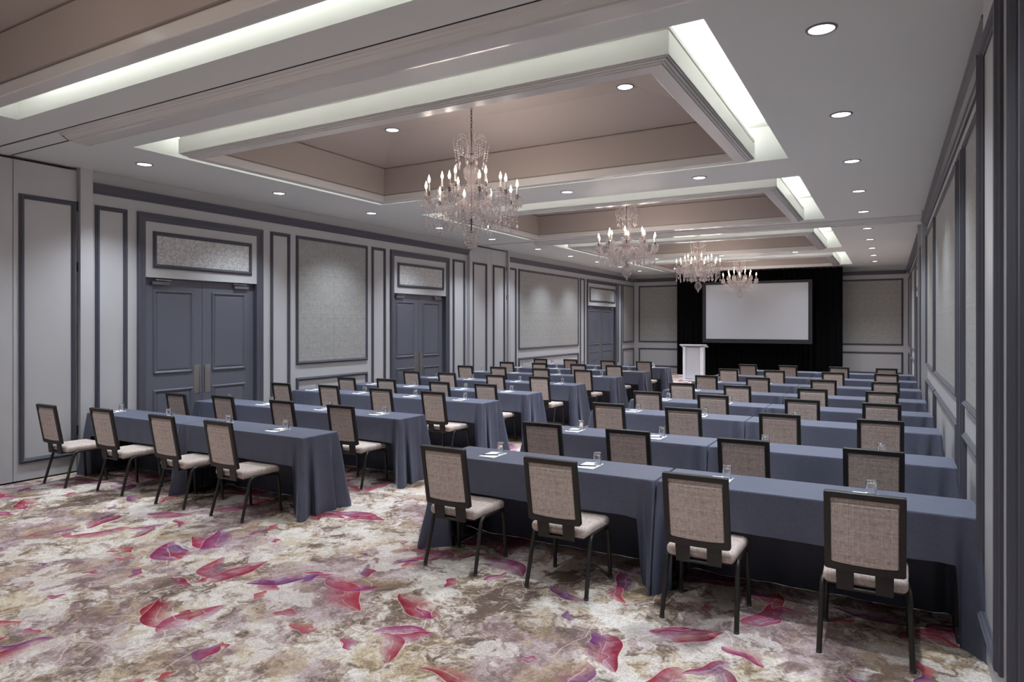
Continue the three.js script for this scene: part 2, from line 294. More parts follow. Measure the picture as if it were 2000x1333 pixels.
const wallL = SET(solo('wall_left', wallSlabs(pL, [ZB - TH, ZF + TH], [...DOORS_L.map(([a, b]) => [a, b, DH]), ...POCKETS.map(([a, b]) => [a, b, HC])]), M.wall), 'off-white left wall with slate-framed panels and double doors', 'wall');
const wallR = SET(solo('wall_right', wallSlabs(pR, [ZB - TH, ZF + TH], [[...DOOR_R, DH], ...POCKETS.map(([a, b]) => [a, b, HC])]), M.wall), 'off-white right wall with tall slate-framed panels beside the tables', 'wall');
const wallB = SET(solo('wall_back', wallSlabs(pB, [XL, XR], []), M.wall), 'panelled end wall behind the black drape and screen', 'wall');
SET(solo('wall_front', bx(XL, XR, 0, HC + 0.1, ZF, ZF + TH), M.wall), 'plain off-white wall behind the viewer', 'wall');
for (const [a0, a1] of [[-5.15, -4.738], [-7.9, -7.49], [-10.34, -9.93], [-13.2, -12.7], [-15.7, -15.29], [-20.34, -19.96], [-23.83, -23.45]]) plainPanel(wallL, pL, a0, a1);
fabricPanel(wallL, pL, -9.81, -8.027); fabricPanel(wallL, pL, -19.84, -15.826); fabricPanel(wallL, pL, -25.2, -23.94, false);
for (const [a0, a1] of [[-7.22, -6.86], [-15.55, -15.29], [-18.85, -18.45], [-22.6, -22.2]]) plainPanel(wallR, pR, a0, a1);
fabricPanel(wallR, pR, -6.74, -4.82); fabricPanel(wallR, pR, -10.86, -7.34); fabricPanel(wallR, pR, -13.2, -10.98); fabricPanel(wallR, pR, -22.1, -18.95); fabricPanel(wallR, pR, -25.2, -22.7);
fabricPanel(wallB, pB, -8.6, -6.2); fabricPanel(wallB, pB, -2.0, 0.39);
crown('trim_3', 'slate crown moulding along the nearer left wall', pL, -13.3, -4.67);
crown('trim_4', 'slate crown moulding along the farther left wall', pL, ZB, -15.22);
crown('trim_5', 'slate crown moulding along the nearer right wall', pR, -13.3, -4.67);
crown('trim_6', 'slate crown moulding along the farther right wall', pR, ZB, -15.22);
crown('trim_7', 'slate crown moulding across the end wall', pB, XL + 0.09, XR - 0.09);
// pilasters beside the movable-wall pockets
let trimNo = 8;
for (const [put, side] of [[pL, 'left'], [pR, 'right']]) for (const [a0, a1, where] of [[-4.67, -4.522, 'nearer'], [-13.42, -13.3, 'farther near'], [-15.22, -15.16, 'farther far']]) SET(solo(`trim_${trimNo++}`, slabOn(put, a0, a1, 0, HC, 0, 0.085), M.wall), `off-white pilaster edging the ${where} wall pocket, ${side} side`, 'trim');

// double doors
function panelLeaf(parent, put, a0, a1, hingeAtA0, face) {
  const leaf = part('door_leaf', slabOn(put, a0 + 0.003, a1 - 0.003, 0.008, DH - 0.004, face - 0.045, face), M.door, parent);
  const w = Math.min(0.155, (a1 - a0) * 0.17);
  for (const [b0, b1] of [[1.142, 2.316], [0.2, 0.922]]) {
    part('leaf_moulding', frameGeo(a0 + w, a1 - w, b0, b1, LEAFM.map(([i, d]) => [i, face + d]), put), M.door, leaf);
    part('raised_panel', frameGeo(a0 + w + 0.055, a1 - w - 0.055, b0 + 0.055, b1 - 0.055, [[0, face], [0.004, face + 0.006], [0.018, face + 0.008], [0.25, face + 0.0085]], put), M.door, leaf);
  }
  const e = hingeAtA0 ? a1 : a0, s = hingeAtA0 ? -1 : 1;
  part('push_plate', rbx(...bounds(put, e + s * 0.035, e + s * 0.135, 0.825, 1.238, face, face + 0.004), 0.0015), M.steel, leaf);
  part('plate_grip', rbx(...bounds(put, e + s * 0.035, e + s * 0.048, 0.83, 1.233, face + 0.004, face + 0.018), 0.002), M.steel, leaf);
  const h = hingeAtA0 ? a0 : a1, q = -s * -1;
  part('door_closer', rbx(...bounds(put, h - s * 0.12, h - s * 0.12 - s * -0.0 + s * -0.0 + (hingeAtA0 ? 0.26 : -0.26), 2.385, 2.435, face, face + 0.045), 0.006), M.door, leaf);
  part('closer_arm', slabOn(put, h + (hingeAtA0 ? 0.16 : -0.16), h + (hingeAtA0 ? 0.4 : -0.4), 2.448, 2.46, face + 0.02, face + 0.05), M.steel, leaf);
}
function bounds(put, a0, a1, b0, b1, d0, d1) { const p = put(a0, b0, d0), q = put(a1, b1, d1); return [p[0], q[0], p[1], q[1], p[2], q[2]]; }
function doubleDoor(n, put, a0, a1, label) {
  const g = new THREE.Group(); g.name = `door_${n}`; scene.add(g); SET(g, label, 'door');
  part('casing', frameGeo(a0 - 0.115, a1 + 0.115, 0, TOP, CASING, put, true), M.slate, g);
  part('transom_board', slabOn(put, a0, a1, DH, 3.24, 0.001, 0.012), M.wall, g);
  part('transom_moulding', frameGeo(a0 + 0.1, a1 - 0.1, 2.61, 3.115, MOULD.map(([i, d]) => [i, d + 0.012]), put), M.slate, g);
  part('transom_panel', boxUV(slabOn(put, a0 + 0.15, a1 - 0.15, 2.66, 3.065, 0.012, 0.02)), M.foil, g);
  part('jamb', [slabOn(put, a0, a0 + 0.002, 0, DH, -0.12, 0), slabOn(put, a1 - 0.002, a1, 0, DH, -0.12, 0)], M.slate, g);
  const m = (a0 + a1) / 2; panelLeaf(g, put, a0, m, true, -0.07); panelLeaf(g, put, m, a1, false, -0.07);
}
DOORS_L.forEach(([a0, a1], i) => doubleDoor(i + 1, pL, a0, a1, `slate double door with transom in left wall, ${['nearest', 'middle', 'farthest'][i]} of three`));
doubleDoor(4, pR, ...DOOR_R, 'slate double door far along the right wall');
// pocket doors of the movable wall: flush off-white leaves with slate mouldings
let doorNo = 5;
function pocketLeaf(put, a0, a1, f0, f1, label, hinge, face = 0.02) {
  const g = new THREE.Group(); g.name = `door_${doorNo++}`; scene.add(g); SET(g, label, 'door');
  part('door_leaf', slabOn(put, a0 + 0.004, a1 - 0.004, 0.02, 3.742, face - 0.06, face), M.wall, g);
  part('panel_moulding', frameGeo(f0, f1, 0.215, TOP, MOULD.map(([i, d]) => [i, d + face]), put), M.slate, g);
  for (const y of [3.3, 2.55, 0.52]) part('hinge', slabOn(put, hinge - 0.006, hinge + 0.006, y - 0.06, y + 0.06, face, face + 0.014), M.blackTrim, g);
}
for (const [put, side] of [[pL, 'left'], [pR, 'right']]) {
  const R = side === 'right', f = R ? 0.107 : 0.02, split = R ? -3.7 : -3.82;
  pocketLeaf(put, -4.52, split, -4.5, R ? -3.75 : -3.876, `tall flush pocket door nearest on the ${side} wall, narrow leaf`, -4.516, f);
  pocketLeaf(put, split, -2.95, R ? -3.4 : -3.58, -3.05, `tall flush pocket door at the ${side} frame edge, wide leaf`, -2.96, f);
  pocketLeaf(put, -14.38, -13.42, -14.16, -13.5, `farther pocket door on the ${side} wall, nearer leaf`, -13.43);
  pocketLeaf(put, -15.16, -14.38, -15.05, -14.457, `farther pocket door on the ${side} wall, farther leaf`, -15.15);
}

// ───────────────────────── lamps in the ceiling ─────────────────────────
const trimGeo = lathe([[0.08, 0.0], [0.082, -0.008], [0.088, -0.01], [0.096, -0.006], [0.099, 0]], 32), coneGeo = lathe([[0.0, -0.0035], [0.079, -0.0035]], 32);
function downlight(x, y, z, label, group, power = SPOT) {
  const g = thing('recessed_downlight', label, 'downlight', [x, y, z], group);
  part('trim_ring', trimGeo, M.trimRing, g); part('light_lens', coneGeo, M.lens, g);
  const s = new THREE.SpotLight(SPOT_COLOR, power, 0, 0.94, 0.95, 2); s.name = 'spot'; s.position.set(0, -0.02, 0); s.target.position.set(0, -1, 0); s.castShadow = true; s.shadow.radius = 3.5; g.add(s, s.target);
}
const ORD = ['nearest', 'second nearest', 'third nearest', 'fourth nearest', 'fifth nearest', 'sixth nearest', 'seventh nearest', 'eighth nearest', 'ninth nearest', 'tenth nearest', 'eleventh nearest', 'twelfth nearest', 'farthest'];
const DZ = [1.28, -0.75, -2.78, -4.815, -6.86, -8.88, -10.91, -12.93, -15.2, -17.2, -19.2, -21.2, -23.2];
DZ.forEach((z, i) => {
  const word = i < 3 ? `behind the viewer, ${['far', 'mid', 'near'][i]}` : i - 3 === 9 ? 'farthest' : ORD[i - 3];
  downlight(-0.39, HC, z, `round recessed downlight in the right ceiling row, ${word}`, 'downlights along the right wall', i < 3 ? SPOT * 0.5 : SPOT);
  downlight(-7.86, HC, z, `round recessed downlight in the left ceiling row, ${word}`, 'downlights along the left wall', i < 3 ? SPOT * 0.5 : SPOT);
});
[[-8.88, 'first and second'], [-19.2, 'third and fourth']].forEach(([z, w]) => [[-6.0, 'left'], [-4.11, 'middle'], [-2.19, 'right']].forEach(([x, s]) => downlight(x, HC, z, `recessed downlight between the ${w} coffers, ${s} one`, 'downlights between the coffers')));
COFFERS.forEach(([z0, z1], k) => {
  const zc = (z0 + z1) / 2, nm = ['viewer-side', 'first', 'second', 'third', 'fourth'][k];
  for (const [x, s] of [[-5.74, 'left'], [-2.5, 'right']]) for (const [dz, t] of [[-0.57, 'rear'], [0.57, 'front']]) downlight(x, 4.42, zc + dz, `recessed downlight inside the ${nm} coffer, ${t} ${s}`, 'downlights inside the coffers', k ? SPOT * 1.1 : SPOT * 0.7);
  const g = thing('cove_light', `linear cove light around the ${nm} coffer`, 'cove light', [0, 3.966, 0], 'cove lights');
  const i = RING + 0.03, w = 0.05, x0 = CX0 + i, x1 = CX1 - i, a = z0 + i, b = z1 - i, tilt = 0.6;
  for (const [cx, cz, len, turn] of [[(x0 + x1) / 2, a, x1 - x0, 0], [(x0 + x1) / 2, b, x1 - x0, Math.PI], [x0, (a + b) / 2, b - a - 0.12, Math.PI / 2], [x1, (a + b) / 2, b - a - 0.12, -Math.PI / 2]]) {
    const strip = part('light_strip', new THREE.BoxGeometry(len, w, 0.012), M.strip, g); strip.position.set(cx, 0.028, cz); strip.rotation.set(Math.PI / 2 - tilt, turn, 0, 'YXZ');   // local -z: up, leaning outwards
    const r = new THREE.RectAreaLight(COVE_COLOR, COVE, len, w); r.name = 'strip_light'; r.position.z = -0.009; strip.add(r);
  }
});

// ───────────────────────── chandeliers ─────────────────────────
const gem = (w, h) => { const g = new THREE.OctahedronGeometry(1, 0); g.scale(w, h, w); return g; };
function makeChandelier() {
  const g = new THREE.Group();
  part('ceiling_canopy', lathe([[0, 0], [0.075, -0.002], [0.078, -0.012], [0.05, -0.03], [0.015, -0.045], [0, -0.05]], 24), M.antique, g);
  const links = []; for (let i = 0; i < 9; i++) { const l = new THREE.TorusGeometry(0.012, 0.0035, 6, 12); l.scale(0.85, 1.9, 1); if (i & 1) l.rotateY(Math.PI / 2); l.translate(0, -0.07 - i * 0.038, 0); links.push(l); }
  part('chain', links, M.antique, g);
  part('stem_rod', [new THREE.CylinderGeometry(0.007, 0.007, 0.9, 8).translate(0, -0.85, 0), new THREE.CylinderGeometry(0.011, 0.009, 0.2, 10).translate(0, -1.45, 0), lathe([[0.03, -0.655], [0.034, -0.66], [0.03, -0.668], [0.006, -0.67]], 16)], M.antique, g);
  part('glass_crown', lathe([[0.008, -0.42], [0.014, -0.44], [0.02, -0.5], [0.012, -0.56], [0.018, -0.62], [0.03, -0.65]], 14), M.crystalSheet, g);
  part('glass_dish', lathe([[0.05, -0.672], [0.042, -0.7], [0.02, -0.73], [0.012, -0.75]], 16), M.crystalSheet, g);
  part('glass_urn', lathe([[0.02, -0.775], [0.06, -0.79], [0.09, -0.83], [0.094, -0.87], [0.078, -0.92], [0.05, -0.965], [0.045, -0.985]], 18), M.crystalSheet, g);
  part('glass_column', lathe([[0.045, -0.985], [0.058, -1.0], [0.04, -1.03], [0.055, -1.06], [0.07, -1.1], [0.045, -1.15], [0.06, -1.2], [0.075, -1.24]], 16), M.crystalSheet, g);
  part('arm_bowl', lathe([[0.115, -1.24], [0.122, -1.27], [0.112, -1.32], [0.08, -1.36], [0.03, -1.385], [0.008, -1.39]], 22), M.crystal, g);
  const gems = [], put = (w, h, x, y, z) => gems.push(gem(w, h).translate(x, y, z));
  const strand = (p, q, sag, n) => { for (let i = 0; i <= n; i++) { const t = i / n; put(0.0085, 0.0085, lerp(p[0], q[0], t), lerp(p[1], q[1], t) - sag * 4 * t * (1 - t), lerp(p[2], q[2], t)); } };
  const feathers = 10;
  for (let k = 0; k < feathers; k++) {                               // glass plumes on the top crown
    const a = k / feathers * 6.2832, c = Math.cos(a), s = Math.sin(a);
    part('plume', tube([[c * 0.02, -0.66, s * 0.02], [c * 0.05, -0.5, s * 0.05], [c * 0.12, -0.45, s * 0.12], [c * 0.19, -0.48, s * 0.19], [c * 0.205, -0.52, s * 0.205]], 0.005, 12, 6), M.crystal, g);
    for (let i = 0; i < 8; i++) put(0.01, 0.013, c * (0.2 - i * 0.004), -0.54 - i * 0.027, s * (0.2 - i * 0.004));
    put(0.016, 0.034, c * 0.165, -0.79, s * 0.165); for (let i = 0; i < 6; i++) put(0.01, 0.013, c * 0.12, -0.5 - i * 0.032, s * 0.12);
    strand([c * 0.2, -0.56, s * 0.2], [Math.cos(a + 0.628) * 0.2, -0.56, Math.sin(a + 0.628) * 0.2], 0.07, 8);
    strand([c * 0.2, -0.53, s * 0.2], [c * 0.05, -0.68, s * 0.05], 0.05, 7);
  }
  const tier = (n, R, yTop, off) => {
    for (let k = 0; k < n; k++) {
      const a = off + k / n * 6.2832, c = Math.cos(a), s = Math.sin(a), P = (r, y) => [c * r, y, s * r];
      const arm = part('arm', tube([P(0.07, -1.25), P(R * 0.35, -1.2), P(R * 0.6, -1.31), P(R * 0.85, -1.3), P(R, yTop - 0.06), P(R, yTop)], 0.008, 20, 7), M.crystal, g);
      part('bobeche', lathe([[0.008, 0], [0.03, -0.004], [0.052, 0.008], [0.056, 0.016]], 16).translate(c * R, yTop, s * R), M.crystalSheet, arm);
      part('candle_cup', lathe([[0.004, -0.02], [0.018, -0.006], [0.016, 0.02], [0.02, 0.03]], 12).translate(c * R, yTop, s * R), M.antique, arm);
      part('candle_sleeve', new THREE.CylinderGeometry(0.0105, 0.0105, 0.1, 12).translate(c * R, yTop + 0.07, s * R), M.candle, arm);
      part('light_bulb', lathe([[0.006, 0], [0.012, 0.01], [0.0165, 0.03], [0.013, 0.052], [0.006, 0.074], [0.0015, 0.09]], 12).translate(c * R, yTop + 0.12, s * R), M.bulb, arm);
      const l = new THREE.PointLight(BULB_COLOR, BULB, 0, 2); l.name = 'bulb_light'; l.position.set(c * R, yTop + 0.15, s * R); l.castShadow = true; l.shadow.radius = 0.8; arm.add(l);
      for (let d = 0; d < 11; d++) {                                  // drops round each drip pan
        const b = d / 11 * 6.2832, x = c * R + Math.cos(b) * 0.052, z = s * R + Math.sin(b) * 0.052;
        put(0.009, 0.011, x, yTop - 0.008, z); put(0.01, 0.014, x, yTop - 0.033, z); put(0.012, 0.034, x, yTop - 0.082, z);
      }
      for (let i = 0; i < 8; i++) put(0.011, 0.014, c * R, yTop - 0.06 - i * 0.03, s * R);
      put(0.018, 0.042, c * R, yTop - 0.33, s * R);
      const a2 = a + 6.2832 / n; strand(P(R, yTop - 0.02), [Math.cos(a2) * R, yTop - 0.02, Math.sin(a2) * R], 0.15, 20); strand(P(R, yTop - 0.03), [Math.cos(a2) * R, yTop - 0.03, Math.sin(a2) * R], 0.25, 24); strand(P(R * 0.6, -1.29), [Math.cos(a2) * R * 0.6, -1.29, Math.sin(a2) * R * 0.6], 0.1, 14);
      strand(P(R, yTop - 0.02), P(0.1, -1.02), 0.13, 16);
      for (const f of [0.42, 0.62, 0.82]) { for (let i = 0; i < 5; i++) put(0.011, 0.014, c * R * f, -1.3 - i * 0.03, s * R * f); put(0.015, 0.036, c * R * f, -1.48, s * R * f); }
    }
  };
  tier(10, 0.52, -1.16, 0.2); tier(6, 0.33, -1.06, 0.5);
  for (let k = 0; k < 14; k++) { const a = k / 14 * 6.2832; for (let i = 0; i < 7; i++) { const r = 0.04 + 0.045 * Math.sin((i / 6) * Math.PI); put(0.011, 0.014, Math.cos(a) * r, -1.54 - i * 0.03, Math.sin(a) * r); } strand([Math.cos(a) * 0.11, -1.33, Math.sin(a) * 0.11], [Math.cos(a) * 0.05, -1.54, Math.sin(a) * 0.05], -0.015, 8); }
  part('finial', gem(0.02, 0.045).translate(0, -1.755, 0), M.crystal, g);
  const cr = part('crystal_drops', gems, M.crystal, g); cr.userData.kind = 'stuff';
  return g;
}
{
  const proto = makeChandelier();
  [1, 2, 3, 4, 0].forEach((k) => {
    const c = k === 1 ? proto : proto.clone(); c.name = numbered('crystal_chandelier'); c.position.set(-4.12, 4.42, k ? (COFFERS[k][0] + COFFERS[k][1]) / 2 : -0.55); c.rotation.y = (k - 1) * 0.23; scene.add(c);
    tag(c, `crystal candle chandelier hanging from the ${['coffer above the viewer, out of frame', 'nearest coffer, largest in view', 'second coffer', 'third coffer before the drape', 'farthest coffer before the screen'][k]}`, 'chandelier', 'crystal chandeliers');
  });
}

// ───────────────────────── tables and cloths ─────────────────────────
const TL = 1.83, TW = 0.457, TY = 0.748;
function makeTable() {
  const g = new THREE.Group();
  part('tabletop', rbx(-TL / 2, TL / 2, TY - 0.024, TY, -TW / 2, TW / 2, 0.006), M.tableTop, g);
  for (const s of [-1, 1]) { const l = part('leg', [bx(s * 0.83 - 0.02, s * 0.83 + 0.02, 0.05, TY - 0.024, -0.02, 0.02), bx(s * 0.83 - 0.02, s * 0.83 + 0.02, TY - 0.06, TY - 0.024, -0.15, 0.15)], M.blackTrim, g); part('foot', rbx(s * 0.83 - 0.022, s * 0.83 + 0.022, 0, 0.05, -0.15, 0.15, 0.01), M.blackTrim, l); }
  return g;
}
// A cloth: top, a short drop towards the seats, and floor-length ends and front, with folds at the corners
function clothGeo(freeL, freeR, s0) {
  const hx = TL / 2 + 0.006, hz = TW / 2 + 0.006, r = 0.02, yT = TY + 0.004, pts = [], n1 = fbm(8, 2, s0), TAU = 6.2832;
  const lens = [2 * (hx - r), r * TAU / 4, 2 * (hz - r), r * TAU / 4, 2 * (hx - r), r * TAU / 4, 2 * (hz - r), r * TAU / 4], total = lens.reduce((a, b) => a + b);
  const at = (s) => { // near side first (left to right), then right end, far side, left end
    let k = 0; while (s > lens[k] && k < 7) s -= lens[k++];
    const line = (x0, z0, dx, dz, nx, nz) => [x0 + dx * s, z0 + dz * s, nx, nz], arc = (cx, cz, a0) => { const a = a0 - s / r; return [cx + r * Math.cos(a), cz + r * Math.sin(a), Math.cos(a), Math.sin(a)]; };
    return [() => line(-hx + r, hz, 1, 0, 0, 1), () => arc(hx - r, hz - r, TAU / 4), () => line(hx, hz - r, 0, -1, 1, 0), () => arc(hx - r, -hz + r, 0), () => line(hx - r, -hz, -1, 0, 0, -1), () => arc(-hx + r, -hz + r, -TAU / 4), () => line(-hx, -hz + r, 0, 1, -1, 0), () => arc(-hx + r, hz - r, -TAU / 2)][k]();
  };
  const N = 300, rows = [0, 0.25, 0.5, 0.75, 1]; const ROWS = 15;
  // arc positions of the four corners' middles
  const cNR = lens[0] + lens[1] / 2, cFR = lens[0] + lens[1] + lens[2] + lens[3] / 2, cFL = cFR + lens[3] / 2 + lens[4] + lens[5] / 2, cNL = total - lens[7] / 2;
  const dist = (s, c) => { let d = s - c; if (d > total / 2) d -= total; if (d < -total / 2) d += total; return d; };
  const S = []; for (let i = 0; i < N; i++) S.push(i / N * total); for (const c of [cNR, cFR, cFL, cNL]) for (let i = -22; i <= 22; i++) S.push((c + i * 0.009 + total) % total); S.sort((a, b) => a - b);
  const grid = S.map((s) => {
    const [x, z, nx, nz] = at(s), dNR = dist(s, cNR), dNL = dist(s, cNL), dFR = dist(s, cFR), dFL = dist(s, cFL);
    const near = s < lens[0];
    // drop length: short on the seat side, easing down to the floor close to the corners
    let h = 0.7512 + 0.0004 * n1(s / total, 0.3);
    if (near || Math.abs(dNR) < 0.1 || Math.abs(dNL) < 0.1) { const e = Math.min(-dNR < 0 ? 0 : -dNR, dNL < 0 ? 0 : dNL); const k = smooth(0.085, 0.125, e); h = lerp(h, 0.274 + 0.003 * Math.sin(s * 5 + s0) + 0.004 * (n1(s / total, 0.7) - 0.5), k);  }
    const ends = [[dNR, freeR, 1, 1], [dNL, freeL, -1, 1], [dFR, freeR, 1, -1], [dFL, freeL, -1, -1]];
    const col = [];
    for (let j = 0; j <= ROWS; j++) {
      const t = j / ROWS, y = j < 3 ? [0, 0.004, 0.012][j] : lerp(0.012, h, (j - 2) / (ROWS - 2)), q = y / 0.74; let off = j === 0 ? -0.004 : j === 1 ? -0.001 : 0.001, ox = 0, oz = 0;
      // gentle waves on the long drops, small on the short one
      const wave = Math.sin(s * 13 + s0 * 1.7) * 0.5 + Math.sin(s * 29 + s0) * 0.3 + (n1(s / total * 2, q * 0.4) - 0.5) * 1.4;
      off += q * (0.012 + 0.017 * wave);
      if (!near) off += q * 0.03;
      for (const [d, free, sx, sz] of ends) {
        const c = Math.exp(-d * d / (2 * 0.03 * 0.03)) - 0.5 * Math.exp(-((Math.abs(d) - 0.075) ** 2) / (2 * 0.02 * 0.02)) + 0.45 * Math.exp(-((Math.abs(d) - 0.14) ** 2) / (2 * 0.025 * 0.025)), a = Math.pow(q, 0.9) * c;
        ox += sx * a * (free ? 0.085 * free : 0.0); oz += sz * a * (sz > 0 ? (free === 0.9 ? 0.04 : 0.1) : 0.06);
      }
      let X = x + nx * off + ox, Z = z + nz * off + oz;
      const lim = (free) => free ? TL / 2 + 0.02 + 0.13 * free : TL / 2 + 0.0075;
      X = clamp(X, -lim(freeL), lim(freeR));
      if (q < 0.02) { /* keep the rim crisp */ }
      col.push([X, yT - y, Z, s, y]);
    }
    return col;
  });
  const P = [], UV = [], I = []; grid.forEach((c) => c.forEach(([X, Y, Z, s, y]) => { P.push(X, Y, Z); UV.push(s, y); }));
  const W = ROWS + 1, n = grid.length;
  for (let i = 0; i < n; i++) for (let j = 0; j < ROWS; j++) { const a = i * W + j, b = ((i + 1) % n) * W + j; if (i === n - 1) { I.push(a, a + 1, b, b, a + 1, b + 1); } else I.push(a, a + 1, b, b, a + 1, b + 1); }
  // top as a fan of strips to a centre line
  const base = P.length / 3; grid.forEach((c) => { P.push(c[0][0], c[0][1], c[0][2]); UV.push(c[0][0], c[0][2]); });
  const cl = P.length / 3; const M2 = 12; for (let i = 0; i <= M2; i++) { const X = lerp(-hx + 0.2, hx - 0.2, i / M2); P.push(X, yT, 0); UV.push(X, 0); }
  const nearest = (X) => cl + Math.round(clamp((X + hx - 0.2) / (2 * hx - 0.4)) * M2);
  for (let i = 0; i < n; i++) { const a = base + i, b = base + (i + 1) % n, ca = nearest(P[a * 3]), cb = nearest(P[b * 3]); I.push(a, b, ca); if (ca !== cb) I.push(b, cb, ca); }
  const g = new THREE.BufferGeometry(); g.setAttribute('position', new THREE.Float32BufferAttribute(P, 3)); g.setAttribute('uv', new THREE.Float32BufferAttribute(UV, 2)); g.setIndex(I); g.computeVertexNormals(); return g;
}
const CLOTHS = { leftWall: [1, 2].map((s) => clothGeo(0.9, 0, s * 3 + 1)), leftAisle: [1, 2, 3].map((s) => clothGeo(0, 1, s * 5 + 2)), rightAisle: [1, 2, 3].map((s) => clothGeo(1, 0, s * 7 + 3)), rightWall: [1, 2].map((s) => clothGeo(0, 0.3, s * 11 + 4)) };
const ROWS = { left: [-4.74, -6.19, -7.95, -9.27, -11.02, -13.0, -14.77, -16.45], right: [-4.72, -6.22, -7.97, -9.4, -11.0, -12.83, -14.68, -16.5] };
const ROWW = ['nearest', 'second nearest', 'third nearest', 'fourth nearest', 'third farthest row but one', 'third farthest', 'second farthest', 'farthest'];
ROWW[4] = 'fourth farthest';
const COLS = [['leftWall', -7.62, 'left block, wall side'], ['leftAisle', -5.765, 'left block, aisle side'], ['rightAisle', -2.33, 'right block, aisle side'], ['rightWall', -0.475, 'right block, wall side']];
const tableProto = makeTable();
ROWW.forEach((_, r) => COLS.forEach(([key, x, where], c) => {
  const z = ROWS[c < 2 ? 'left' : 'right'][r];
  const t = tableProto.clone(); t.name = numbered('seminar_table'); t.position.set(x, 0, z); scene.add(t); tag(t, `narrow folding table under slate cloth, ${ROWW[r]} row, ${where}`, 'table', 'classroom tables');
  const k = CLOTHS[key], m = part(numbered('tablecloth'), k[r % k.length], M.cloth, scene); m.position.set(x, 0, z); tag(m, `slate blue tablecloth draped to the floor, ${ROWW[r]} row, ${where}`, 'tablecloth', 'slate tablecloths');
}));

// ───────────────────────── chairs ─────────────────────────
function makeChair() {
  const g = new THREE.Group();
  const legs = [[1, 'f'], [-1, 'f'], [1, 'r'], [-1, 'r']];
  for (const [s, k] of legs) {
    const path = k === 'f' ? [[s * 0.2, 0.383, -0.05], [s * 0.204, 0.383, -0.15], [s * 0.21, 0.37, -0.19], [s * 0.213, 0.32, -0.203], [s * 0.222, 0.012, -0.225]] : [[s * 0.2, 0.383, -0.05], [s * 0.207, 0.388, 0.07], [s * 0.212, 0.375, 0.115], [s * 0.215, 0.33, 0.138], [s * 0.225, 0.012, 0.225]];
    const l = part('leg', tube(path, 0.015, 26, 8), M.bronze, g); const e = path[4];
    part('glide', new THREE.CylinderGeometry(0.016, 0.0165, 0.016, 10).translate(e[0], 0.008, e[2]), M.rubber, l);
  }
  part('seat_pan', rbx(-0.19, 0.19, 0.378, 0.394, -0.2, 0.17, 0.004), M.bronze, g);
  const seat = rbx(-0.218, 0.218, 0.388, 0.46, -0.232, 0.2, 0.032, 4); { const p = seat.attributes.position; for (let i = 0; i < p.count; i++) { const x = p.getX(i), y = p.getY(i), z = p.getZ(i); const crownUp = y > 0.43 ? 0.009 * (1 - (x / 0.22) ** 2) * (1 - ((z + 0.02) / 0.225) ** 2) : 0; p.setXYZ(i, x * (1 - 0.05 * smooth(0, 0.2, z)), y + crownUp - (z < -0.2 ? 0.006 : 0), z); } seat.computeVertexNormals(); }
  part('seat', boxUV(seat), M.chairFabric, g);
  // back: built upright, then tilted about its lower edge
  const H = 0.452, W = 0.1925, tilt = (geo) => geo.rotateX(Math.atan(0.08 / 0.445)).translate(0, 0.485, 0.235);
  const rect = (S, w0, b0, w1, b1, sag, rr) => { S.moveTo(-w1 + rr, b1); S.lineTo(w1 - rr, b1); S.quadraticCurveTo(w1, b1, w1, b1 - rr); S.lineTo(w0, b0 + rr); S.quadraticCurveTo(w0, b0, w0 - rr * 1.6, b0 - sag * 0.25); S.quadraticCurveTo(0, b0 - sag * 1.5, -w0 + rr * 1.6, b0 - sag * 0.25); S.quadraticCurveTo(-w0, b0, -w0, b0 + rr); S.lineTo(-w1, b1 - rr); S.quadraticCurveTo(-w1, b1, -w1 + rr, b1); return S; };
  const outer = rect(new THREE.Shape(), W, 0.012, W, H, 0.012, 0.008), hole = rect(new THREE.Path(), W - 0.03, 0.05, W - 0.03, H - 0.03, 0.012, 0.004); outer.holes.push(hole);
  part('back_frame', tilt(new THREE.ExtrudeGeometry(outer, { depth: 0.024, bevelEnabled: true, bevelThickness: 0.003, bevelSize: 0.003, bevelSegments: 2, curveSegments: 8 }).translate(0, 0, -0.012)), M.bronze, g);
  const fill = new THREE.ExtrudeGeometry(rect(new THREE.Shape(), W - 0.026, 0.046, W - 0.026, H - 0.026, 0.012, 0.004), { depth: 0.012, bevelEnabled: false, curveSegments: 8 }).translate(0, 0, -0.008);
  const pad = new THREE.ExtrudeGeometry(rect(new THREE.Shape(), W - 0.038, 0.056, W - 0.038, H - 0.068, 0.012, 0.006), { depth: 0.006, bevelEnabled: true, bevelThickness: 0.008, bevelSize: 0.007, bevelSegments: 3, curveSegments: 8 }).translate(0, 0, 0.0);
  const front = new THREE.ExtrudeGeometry(rect(new THREE.Shape(), W - 0.04, 0.06, W - 0.04, H - 0.04, 0.012, 0.01), { depth: 0.014, bevelEnabled: true, bevelThickness: 0.012, bevelSize: 0.009, bevelSegments: 3, curveSegments: 8 }).translate(0, 0, -0.026);
  part('back_cushion', tilt(boxUV(merge([fill, pad, front]))), M.chairFabric, g);
  for (const s of [-1, 1]) { const b = new THREE.ExtrudeGeometry(new THREE.Shape([[-0.043, 0.02], [0.043, 0.02], [0.04, -0.112], [-0.04, -0.112]].map((p) => new THREE.Vector2(...p))), { depth: 0.008, bevelEnabled: true, bevelThickness: 0.002, bevelSize: 0.002, bevelSegments: 1 }).rotateX(0.1).translate(s * 0.095, 0.485, 0.222); part('back_bracket', b, M.bronze, g); }
  part('bracket_bar', rbx(-0.12, 0.12, 0.373, 0.388, 0.12, 0.222, 0.004), M.bronze, g);
  return g;
}
const chairProto = makeChair();
